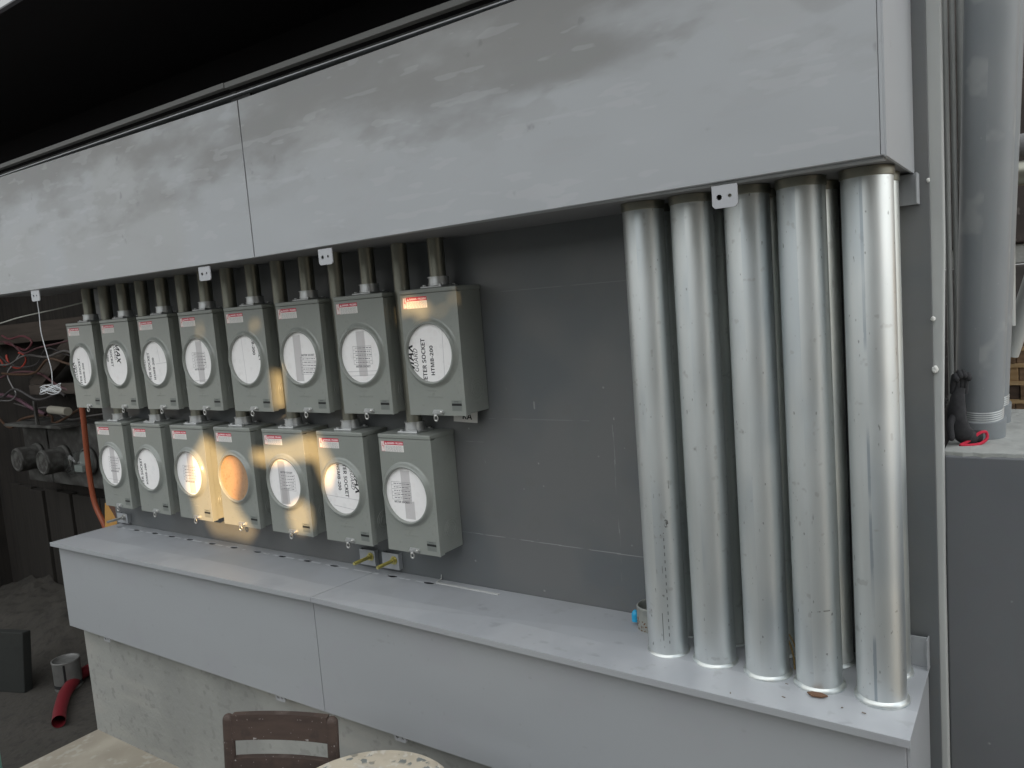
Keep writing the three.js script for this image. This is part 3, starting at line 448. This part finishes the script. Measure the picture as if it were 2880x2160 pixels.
{
  const t = thing('pipe_elbow', 'grey pipe end with a dark collar at the right edge', 'pipe', [4.079, 0.495, -0.5]);
  part('pipe', rod([0, 0, 0], [0.5, 0.0, -0.1], 0.034, 32), galvOld, t); part('collar', rod([-0.004, 0, 0.001], [0.012, 0, -0.002], 0.0375, 32), darkRust, t);
  const u = thing('upper_pipe', 'dark pipe just above the grey pipe end at the right edge', 'pipe', [4.1, 0.575, -0.55]);
  part('pipe', rod([0, 0, 0], [0.5, 0.02, -0.05], 0.03, 32), std({ color: lin(0.12, 0.12, 0.12), roughness: 0.5 }), u); part('collar', rod([-0.003, 0, 0], [0.02, 0, 0], 0.034, 32), std({ color: lin(0.2, 0.2, 0.2), roughness: 0.5 }), u);
}
// timber stack: planks seen from their ends, on thin stickers
{
  const woodTex = (s, a, b) => tex(128, 128, 0.12, 0.12, (x, y) => { const d = Math.hypot(x - 0.03, y + 0.05) * 260 + 3 * fbm(x * 30, y * 30, s, 3); return mix(a, b, 0.5 + 0.35 * Math.sin(d) + 0.3 * (fbm(x * 80, y * 80, s + 4, 3) - 0.5)); });
  const woods = [std({ map: woodTex(301, [0.2, 0.125, 0.07], [0.13, 0.08, 0.045]), roughness: 0.85 }), std({ map: woodTex(311, [0.42, 0.28, 0.14], [0.34, 0.21, 0.1]), roughness: 0.85 }), std({ map: woodTex(321, [0.1, 0.065, 0.045], [0.06, 0.04, 0.03]), roughness: 0.85 }), std({ map: woodTex(331, [0.26, 0.17, 0.1], [0.18, 0.11, 0.065]), roughness: 0.85 })];
  const pale = std({ map: woodTex(341, [0.5, 0.35, 0.19], [0.42, 0.28, 0.14]), roughness: 0.85 }), r = rng(17);
  const rows = [[-0.300, 0.048, [3.96, 4.022, 4.066, 4.115, 4.17], [0, 0, 0, 3]], [-0.236, 0.05, [3.95, 4.02, 4.08, 4.135, 4.2], [2, 2, 0, 2]], [-0.170, 0.052, [3.95, 4.01, 4.077, 4.12, 4.19], [1, 1, 3, 0]], [-0.107, 0.046, [3.96, 4.015, 4.069, 4.12, 4.17], [0, 0, 3, 1]], [-0.047, 0.044, [3.98, 4.035, 4.095, 4.15, 4.2], [0, 3, 3, 0]], [0.008, 0.04, [3.99, 4.05, 4.1, 4.16, 4.21], [3, 0, 1, 0]]];
  const nth = ['bottom', 'second', 'third', 'fourth', 'fifth', 'top'];
  rows.forEach(([y, h, xs, k], j) => {
    for (let i = 0; i < 4; i++) { const m = solo('timber_plank', bx(xs[i] + 0.0012, xs[i + 1] - 0.0012, y, y + h, -1.75, -1.1 - r() * 0.012, 0.002), woods[k[i]], `${['brown', 'yellow', 'dark', 'tan'][k[i]]} sawn timber, ${ordinal[i]} from the left in the ${nth[j]} layer of the stack`, 'timber', 'timbers in the stack at the right edge'); }
    solo('timber_sticker', bx(3.94, 4.26, y - 0.0155, y - 0.0005, -1.16, -1.105, 0.001), pale, `thin pale sticker board under the ${nth[j]} timber layer at the right edge`, 'board', 'sticker boards of the timber stack');
  });
  struct('timber_support', bx(3.9, 4.3, -1.84, -0.3165, -1.75, -1.12, 0.004), rawCement, 'rough block under the timber stack');
}
// glove
{
  const cloth = std({ map: tex(256, 256, 0.1, 0.1, (x, y) => { const f = fbm(x * 80, y * 80, 401, 4); return mix([0.012, 0.012, 0.014], [0.05, 0.05, 0.053], f); }), roughness: 0.95 }), red = std({ color: lin(0.5, 0.02, 0.05), roughness: 0.9 });
  const t = thing('work_glove', 'black work glove with red cuff slumped against the conduits on the concrete block', 'glove', [3.962, -0.213, -0.12]);
  // hand: an elliptical sleeve lofted along a bent path, pinched at the palm, four fingers and a thumb
  const path = new THREE.CatmullRomCurve3([[0.043, 0.014, -0.022], [0.026, 0.018, -0.012], [0.011, 0.034, -0.004], [0.004, 0.066, 0.0], [0.006, 0.10, -0.002], [0.011, 0.128, -0.006]].map((p) => new THREE.Vector3(...p)));
  const N = 40, M = 28, rad = (s) => [0.013 + 0.011 * Math.sin(Math.PI * Math.min(1, s * 1.1)), 0.012 + 0.008 * Math.sin(Math.PI * s)], pos = [], uv = [], idx = [];
  for (let i = 0; i <= N; i++) { const s = i / N, c = path.getPoint(s), tg = path.getTangent(s), side = new THREE.Vector3(0.5, 0, -0.85).cross(tg).normalize(), up = tg.clone().cross(side).normalize(), [a, b] = rad(s);
    for (let j = 0; j <= M; j++) { const th = j / M * Math.PI * 2, w = 1 + 0.22 * (fbm(s * 9, Math.cos(th) * 2 + 5, 411, 3) - 0.5) + 0.1 * (fbm(s * 5, Math.sin(th) * 2 + 9, 421, 2) - 0.5), v = c.clone().addScaledVector(side, Math.cos(th) * a * w).addScaledVector(up, Math.sin(th) * b * w); pos.push(v.x, v.y, v.z); uv.push(j / M * 0.1, s * 0.16); } }
  for (let i = 0; i < N; i++) for (let j = 0; j < M; j++) { const k = i * (M + 1) + j; idx.push(k, k + 1, k + M + 1, k + 1, k + M + 2, k + M + 1); }
  const g = new THREE.BufferGeometry(); g.setAttribute('position', new THREE.Float32BufferAttribute(pos, 3)); g.setAttribute('uv', new THREE.Float32BufferAttribute(uv, 2)); g.setIndex(idx); g.computeVertexNormals();
  const fing = []; for (let i = 0; i < 4; i++) { const x = -0.004 + i * 0.0085, pts = [[x, 0.115, -0.004 - i * 0.003], [x + 0.003, 0.145, 0.002 - i * 0.003], [x + 0.006, 0.165 - Math.abs(i - 1.5) * 0.006, 0.004 - i * 0.004], [x + 0.01, 0.158 - Math.abs(i - 1.5) * 0.006, 0.011 - i * 0.004]]; fing.push(tube(pts, 0.0068, 16, 10), new THREE.SphereGeometry(0.0068, 10, 8).translate(...pts[3])); }
  fing.push(tube([[0.0, 0.07, 0.01], [-0.008, 0.05, 0.024], [-0.006, 0.022, 0.03]], 0.008, 16, 10), new THREE.SphereGeometry(0.008, 10, 8).translate(-0.006, 0.022, 0.03));
  t.scale.set(1.05, 1.18, 1.05); part('hand', join(g, fing), cloth, t);
  const c = tube([[0.012, 0.003, 0.012], [0.034, 0.002, 0.004], [0.054, 0.004, -0.012], [0.066, 0.014, -0.025], [0.064, 0.026, -0.028], [0.052, 0.026, -0.018], [0.036, 0.015, -0.006], [0.02, 0.006, 0.006]], 0.0036, 80, 10, true);
  part('cuff', c, red, t);
  const sleeve = tube([[0.054, 0.016, -0.028], [0.036, 0.018, -0.022], [0.02, 0.02, -0.012]], 0.014, 20, 16); part('wrist', sleeve, cloth, t);
}

// ---------- left recess: old meters, wires, clutter ----------
const oldGrey = std({ map: tex(256, 256, 0.6, 0.6, (x, y) => { const f = fbm(x * 9, y * 9, 431, 5); return mix([0.10, 0.10, 0.093], [0.034, 0.031, 0.028], sm(0.35, 0.7, f)); }), roughness: 0.7 });
const glass = new THREE.MeshPhysicalMaterial({ color: lin(0.95, 0.97, 0.97), transmission: 1, thickness: 0, roughness: 0.08, ior: 1.5, side: THREE.DoubleSide });
[[-1.12, 'glass', 'old electric meter with glass dome, nearest to the new panel'], [-1.45, 'drum', 'old round grey meter in the middle of the dark bank'], [-1.82, 'drum', 'old round grey meter farthest into the dark']].forEach(([x, k, label], i) => {
  const t = thing('old_meter', label, 'meter', [x, -0.555, -0.45], 'old meters in the dark recess');
  part('backing_box', bx(-0.17, 0.17, -0.21, 0.225, -0.165, 0.02, 0.008), oldGrey, t);
  part('socket_ring', lathe([[0.06, 0.02], [0.092, 0.02], [0.095, 0.035], [0.092, 0.05], [0.08, 0.052]], 40).rotateX(Math.PI / 2).translate(0.05, -0.02, 0), oldGrey, t);
  if (k === 'glass') { part('dial', join(cyl(0, 0, 0.03, 0.06, 0.07, 32).rotateX(Math.PI / 2).translate(0.05, -0.02, 0), bx(0.0, 0.1, -0.078, -0.035, 0.06, 0.11, 0.003)), std({ color: lin(0.22, 0.24, 0.225), roughness: 0.5 }), t);
    part('glass_dome', lathe([[0.08, 0.04], [0.082, 0.1], [0.079, 0.15], [0.066, 0.168], [0.04, 0.174], [0.0005, 0.175]], 40).rotateX(Math.PI / 2).translate(0.05, -0.02, 0), glass, t); }
  else part('drum', lathe([[0.085, 0.04], [0.086, 0.16], [0.08, 0.178], [0.07, 0.182], [0.062, 0.17], [0.0005, 0.168]], 40).rotateX(Math.PI / 2).translate(0.05, -0.02, 0), oldGrey, t);
});
// dark boards below the old meters
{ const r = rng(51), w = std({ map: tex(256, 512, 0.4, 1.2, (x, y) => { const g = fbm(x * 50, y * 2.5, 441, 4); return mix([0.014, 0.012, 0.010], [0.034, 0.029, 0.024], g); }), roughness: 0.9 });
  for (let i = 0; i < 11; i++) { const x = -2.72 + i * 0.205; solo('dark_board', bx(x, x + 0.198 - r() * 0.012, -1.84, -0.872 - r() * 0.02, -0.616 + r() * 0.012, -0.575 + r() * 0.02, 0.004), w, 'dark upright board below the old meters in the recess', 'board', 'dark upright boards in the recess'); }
  const beam = (a, b, rad, label) => { const A = new THREE.Vector3(...a), B = new THREE.Vector3(...b), L = A.distanceTo(B), g = bx(0, L, -rad, rad, -0.03, 0.03, 0.004); const m = solo('wooden_beam', g, w2, label, 'beam'); m.position.copy(A); m.quaternion.setFromUnitVectors(new THREE.Vector3(1, 0, 0), B.sub(A).normalize()); };
  const w2 = std({ map: tex(256, 128, 1, 0.3, (x, y) => { const g = fbm(x * 4, y * 70, 451, 4); return mix([0.04, 0.031, 0.025], [0.085, 0.066, 0.053], g); }), roughness: 0.9 });
  beam([-2.6, 0.30, -0.52], [-0.4, 0.31, -0.52], 0.07, 'brown horizontal beam high in the dark recess');
  beam([-1.85, -0.09, -0.5], [-0.9, 0.35, -0.48], 0.05, 'brown diagonal brace in the dark recess');
  beam([-1.75, -0.1, -0.44], [-0.5, -0.08, -0.44], 0.035, 'brown horizontal board behind the white wire coil');
  const post = solo('wooden_post', bx(-0.34, -0.26, -0.6, 1.05, -0.30, -0.2, 0.004), w2, 'pinkish brown timber post just behind the wall end', 'post');
  solo('shelf_board', join(bx(-1.95, -1.15, -0.345, -0.325, -0.53, -0.30, 0.003), bx(-1.48, -1.46, -0.345, -0.16, -0.32, -0.3, 0.002)), oldGrey, 'grimy metal tray above the old meters', 'tray');
  solo('pipe_stub', rod([-1.35, -0.225, -0.35], [-1.08, -0.23, -0.33], 0.027, 20), std({ color: lin(0.32, 0.3, 0.25), roughness: 0.8 }), 'dull pale pipe stub behind the leftmost upper meter box', 'pipe');
}
solo('twine', tube([[-1.3, 0.335, 0.08], [-0.94, 0.36, 0.05], [-0.72, 0.379, 0.05], [-0.457, 0.393, 0.05], [-0.195, 0.406, 0.05], [0.09, 0.424, 0.05]], 0.0035, 80, 6), std({ color: lin(0.42, 0.42, 0.38), roughness: 0.9 }), 'pale twine stretched from the first conduit out to the left', 'twine');
{
  const t = thing('hanging_wire', 'thin white wire hanging from the trough tab, wound into a loose coil', 'wire', [0.3, 0.42, 0.39]), wm = std({ color: lin(0.6, 0.62, 0.64), roughness: 0.5 });
  part('wire', tube([[0.01, 0.02, 0.008], [0.0, -0.01, 0.006], [-0.012, -0.051, 0], [-0.017, -0.143, 0], [0.008, -0.24, 0], [0.03, -0.321, 0], [0.017, -0.39, 0], [0.0, -0.42, 0.0]], 0.0022, 80, 6), wm, t);
  const r = rng(61), pts = []; for (let i = 0; i <= 66; i++) { const a = i / 66 * Math.PI * 2 * 6; pts.push([-0.006 + (0.07 + 0.012 * Math.sin(a * 0.37)) * Math.cos(a), -0.41 + 0.013 * Math.sin(i * 0.9) + (i / 66 - 0.5) * 0.025, (0.028 + 0.006 * Math.sin(a * 0.53)) * Math.sin(a)]); }
  part('coil', tube(pts, 0.0018, 420, 6), wm, t);
}
const wire = (name, pts, r, c, label) => solo(name, tube(pts, r, 90, 7), std({ color: lin(...c), roughness: 0.5 }), label, 'wire');
const F = (p) => [4.1602 + 0.882 * (p[0] - 4.1602), 0.2433 + 0.882 * (p[1] - 0.2433), 2.1673 + 0.882 * (p[2] - 2.1673)];
wire('loose_wire', [[-3.2, 0.16], [-3.087, 0.102], [-3.04, 0.051], [-2.985, 0.068], [-2.97, 0.145], [-2.94, 0.07], [-2.829, 0.033], [-2.7, 0.05], [-2.64, 0.10], [-2.678, 0.14], [-2.747, 0.154]].map(([x, y]) => [-2.05 + (x + 3.0) * 0.87, y * 0.88 + 0.03, -0.41]), 0.006, [0.42, 0.05, 0.03], 'looped orange red wire at the left edge');
wire('loose_wire', [[-3.023, 0.302], [-2.908, 0.272], [-2.648, 0.283], [-2.524, 0.234], [-2.636, 0.175], [-2.82, 0.209], [-2.995, 0.244]].map(([x, y]) => [-2.05 + (x + 3.0) * 0.87, y * 0.88 + 0.03, -0.42]), 0.007, [0.16, 0.05, 0.06], 'dark maroon wire looped above the orange red wire');
wire('loose_wire', [[-2.705, 0.142], [-2.851, 0.062], [-2.975, -0.015], [-2.932, -0.102], [-2.87, -0.174], [-2.955, -0.224], [-3.196, -0.236]].map(([x, y]) => [-2.05 + (x + 3.0) * 0.87, y * 0.88 + 0.03, -0.40]), 0.0045, [0.3, 0.29, 0.29], 'thin grey wire curling down below the red loops');
wire('loose_wire', [[-2.6, -0.12, -0.45], [-2.0, -0.16, -0.42], [-1.75, -0.22, -0.4], [-1.45, -0.26, -0.36]], 0.013, [0.13, 0.07, 0.09], 'thick maroon cable sagging into the dark tray');
{ const r = rng(71), cols = [[0.10, 0.045, 0.05], [0.06, 0.055, 0.055], [0.13, 0.12, 0.115], [0.09, 0.05, 0.03]], what = ['maroon cable', 'black cable', 'grey wire', 'brown wire'];
  const spots = ['topmost', 'second from the top', 'third from the top', 'fourth from the top', 'fifth from the top', 'sixth from the top', 'second from the bottom', 'lowest'];
  for (let i = 0; i < 8; i++) { const x0 = -2.5 + r() * 0.5, y0 = 0.25 - i * 0.075, z = -0.36 - r() * 0.08, pts = [[x0, y0, z]]; for (let k = 1; k < 6; k++) pts.push([x0 + k * (0.22 + r() * 0.06), y0 - 0.05 * Math.sin(k * 0.6 + i) + (r() - 0.5) * 0.13, z + (r() - 0.5) * 0.06]); wire('loose_wire', pts, 0.0035 + r() * 0.006, cols[i % 4], `${what[i % 4]}, ${spots[i]} of the tangled wires in the dark recess`); } }
solo('orange_conduit', tube([[-0.53, -0.15, -0.15], [-0.534, -0.287, -0.15], [-0.545, -0.442, -0.15], [-0.548, -0.599, -0.15], [-0.529, -0.754, -0.15], [-0.451, -0.88, -0.15], [-0.4, -1.0, -0.15]], 0.0155, 80, 14), std({ color: lin(0.28, 0.065, 0.025), roughness: 0.5 }), 'orange flexible conduit running down beside the leftmost lower meter box', 'conduit');
solo('grey_post', bx(-0.47, -0.29, -1.84, -0.56, -0.34, -0.2, 0.004), std({ map: plasterMap, roughness: 0.9 }), 'pale grey masonry post behind the orange conduit', 'post');
solo('yellow_board', plate([[-0.23, -0.7], [-0.07, -0.66], [-0.11, -0.80], [-0.27, -0.86]], 0.012, [], 0.002).translate(0, 0, -0.07), std({ map: tex(128, 128, 0.3, 0.3, (x, y) => (x * 1.2 + y + 0.02 * fbm(x * 30, y * 30, 471, 3) < -0.93 + 0.0 ? [0.5, 0.27, 0.07] : [0.12, 0.06, 0.04]), -0.3, -0.9), roughness: 0.8 }), 'yellow and brown scrap board between the wall end and the lid', 'board');
// floor clutter
{
  const t = thing('paint_can', 'small pale paint can on the dark floor', 'can', [-0.70, -1.84, 0.06]);
  part('body', lathe([[0.0005, 0.0], [0.074, 0.0], [0.076, 0.006], [0.075, 0.012], [0.075, 0.165], [0.078, 0.17], [0.078, 0.178], [0.068, 0.178], [0.067, 0.16], [0.0005, 0.158]], 40), std({ map: tex(128, 128, 1, 0.2, (x, y) => mix([0.12, 0.12, 0.115], [0.2, 0.2, 0.19], fbm(x * 14, y * 30, 481, 3))), roughness: 0.5, metalness: 0.2 }), t);
  part('seam', bx(0.06, 0.066, 0.012, 0.165, 0.038, 0.05, 0.001), black, t); part('stain', lathe([[0.0755, 0.02], [0.0757, 0.03], [0.0755, 0.04]], 40), black, t);
}
solo('red_hose', tube([[-0.235, -1.80, 0.34], [-0.30, -1.80, 0.305], [-0.355, -1.80, 0.276], [-0.441, -1.80, 0.224], [-0.549, -1.80, 0.153], [-0.649, -1.80, 0.059], [-0.711, -1.80, -0.02], [-0.742, -1.80, -0.12], [-0.74, -1.80, -0.3]], 0.034, 80, 18), std({ color: lin(0.15, 0.010, 0.016), roughness: 0.55 }), 'thick red hose lying across the dark floor behind the low wall', 'hose');
solo('leaning_slab', bx(-0.15, 0.15, 0, 0.36, -0.03, 0.03, 0.006).rotateX(-0.12).rotateY(0.35).translate(-1.02, -1.84, 0.26), std({ map: plasterMap, color: lin(0.06, 0.065, 0.062), roughness: 0.9 }), 'small grey slab propped upright on the dark floor', 'slab');
{ // rubble heap against the boards
  const g = new THREE.PlaneGeometry(2.2, 0.9, 70, 30); g.rotateX(-Math.PI / 2); const p = g.attributes.position; for (let i = 0; i < p.count; i++) { const x = p.getX(i), z = p.getZ(i); const e = Math.max(0, 1 - Math.pow(Math.abs(x) / 1.1, 3)) * sm(0.45, -0.4, z); p.setY(i, e * (0.18 + 0.12 * fbm(x * 4 + 9, z * 4, 491, 3)) + e * 0.1 * (fbm(x * 22, z * 22, 495, 3) - 0.4) - 0.004); } g.computeVertexNormals();
  const m = solo('rubble', boxUV(g), groundMat, 'dark heap of rubble against the boards', 'rubble'); m.position.set(-1.95, -1.84, -0.1); m.userData.kind = 'stuff';
}
{ const t = thing('teal_bin', 'teal plastic bin at the lower left corner', 'bin', [0.545, -1.8, 1.045]);
  part('body', bx(-0.14, 0.14, 0, 0.58, -0.1, 0.1, 0.02), std({ color: lin(0.10, 0.25, 0.21), roughness: 0.5 }), t); part('rim', bx(-0.147, 0.147, 0.581, 0.6, -0.107, 0.107, 0.008), std({ color: lin(0.11, 0.27, 0.23), roughness: 0.5 }), t); }

// ---------- chair and table in front ----------
{
  const wood = std({ map: tex(512, 512, 0.5, 0.5, (x, y) => { const g = fbm(x * 12, y * 60, 501, 4), s = fbm(x * 16, y * 16, 505, 5), d = fbm(x * 120, y * 120, 509, 2); let c = mix([0.046, 0.030, 0.024], [0.085, 0.056, 0.044], g); c = mix(c, [0.05, 0.034, 0.028], sm(0.55, 0.7, s) * 0.8); c = mix(c, [0.2, 0.16, 0.14], sm(0.58, 0.75, fbm(x * 9 + 4, y * 9, 515, 4)) * 0.35); return mix(c, [0.45, 0.42, 0.4], sm(0.83, 0.88, d) * 0.7); }), roughness: 0.7 });
  const t = thing('wooden_chair', 'worn dark brown wooden chair in front of the low wall', 'chair', [2.235, -1.8, 0.79]); t.rotation.y = 0.414;
  const w = 0.172, tilt = -0.10; // back leans away from the sitter
  const lean = (g) => { const p = g.attributes.position; for (let i = 0; i < p.count; i++) { const y = p.getY(i); if (y > 0.44) p.setZ(i, p.getZ(i) + (y - 0.44) * tilt * 1.2); } g.computeVertexNormals(); return g; };
  const bow = (g, k = 0.016) => { const p = g.attributes.position; for (let i = 0; i < p.count; i++) p.setZ(i, p.getZ(i) - k * (1 - Math.pow(p.getX(i) / w, 2))); g.computeVertexNormals(); return g; };
  const rail = (y0, y1) => { const g = new THREE.BoxGeometry(2 * w - 0.03, y1 - y0, 0.02, 24, 4, 1); g.translate(0, (y0 + y1) / 2, 0); return boxUV(lean(bow(g))); };
  for (const s of [-1, 1]) {
    const g = new THREE.CapsuleGeometry(0.0185, 0.80, 6, 14, 20); g.scale(1, 1, 0.8); g.translate(s * w, 0.43, 0); part('back_leg', boxUV(lean(g)), wood, t);
    part('front_leg', bx(s * w - 0.018, s * w + 0.018, 0, 0.43, 0.335, 0.37, 0.004), wood, t);
    part('stretcher', bx(s * w - 0.009, s * w + 0.009, 0.18, 0.205, 0.018, 0.334, 0.003), wood, t);
  }
  const topRail = new THREE.BoxGeometry(2 * w - 0.028, 0.077, 0.022, 24, 6, 1); topRail.translate(0, 0.808, 0); part('top_rail', boxUV(lean(bow(topRail))), wood, t);
  part('back_slat', rail(0.64, 0.715), wood, t); part('back_slat', rail(0.52, 0.58), wood, t);
  part('seat', bx(-0.2, 0.2, 0.4315, 0.455, 0.02, 0.39, 0.008), wood, t);
  part('apron', bx(-w + 0.02, w - 0.02, 0.37, 0.43, 0.345, 0.362, 0.002), wood, t);
}
{
  const topMap = tex(1024, 1024, 0.56, 0.56, (x, y) => { const r = Math.hypot(x, y), a = Math.atan2(y, x), f = fbm(x * 12 + 9, y * 12, 521, 5), g = fbm(x * 40, y * 40, 525, 4); let c = mix([0.52, 0.46, 0.36], [0.42, 0.37, 0.29], sm(0.35, 0.7, f));
    c = mix(c, [0.60, 0.58, 0.52], sm(0.58, 0.72, g) * 0.6); c = mix(c, [0.36, 0.40, 0.43], sm(0.48, 0.7, fbm(x * 9 - 3, y * 18 + 2, 531, 4)) * 0.5 * sm(0.2, 0.02, Math.abs(x + 0.02)));
    const edge = sm(0.185, 0.20, r) * (r < 0.236 ? 1 : 0); c = mix(c, [0.09, 0.12, 0.13], edge * sm(0.54, 0.64, fbm(a * 9 + 20, r * 30, 541, 4)) * 0.8); c = mix(c, [0.09, 0.09, 0.08], sm(0.74, 0.8, fbm(x * 26, y * 26, 545, 3)) * 0.6); return c; }, -0.28, -0.28);
  const t = thing('round_drum_table', 'round cream topped drum table stained with blue and black paint', 'table', [2.655, -1.8, 0.84]);
  const tm = std({ map: topMap, roughness: 0.7 });
  const top = lathe([[0.0005, 0.742], [0.243, 0.742], [0.247, 0.745], [0.2485, 0.752], [0.246, 0.757], [0.241, 0.758], [0.238, 0.754], [0.0005, 0.7535]], 72); { const p = top.attributes.position, uv = top.attributes.uv; for (let i = 0; i < p.count; i++) uv.setXY(i, p.getX(i), p.getZ(i)); } part('top', top, tm, t);
  part('drum', lathe([[0.0005, 0], [0.232, 0], [0.232, 0.24], [0.24, 0.25], [0.232, 0.26], [0.232, 0.48], [0.24, 0.49], [0.232, 0.5], [0.232, 0.7415]], 56), std({ color: lin(0.1, 0.16, 0.22), roughness: 0.6 }), t);
}

// ---------- render ----------
const renderer = new THREE.WebGLRenderer({ antialias: true });
renderer.setSize(1024, 768); renderer.toneMapping = THREE.LinearToneMapping; renderer.toneMappingExposure = EXPOSURE;
renderer.shadowMap.enabled = true; renderer.shadowMap.type = THREE.PCFSoftShadowMap;
renderer.render(scene, camera);
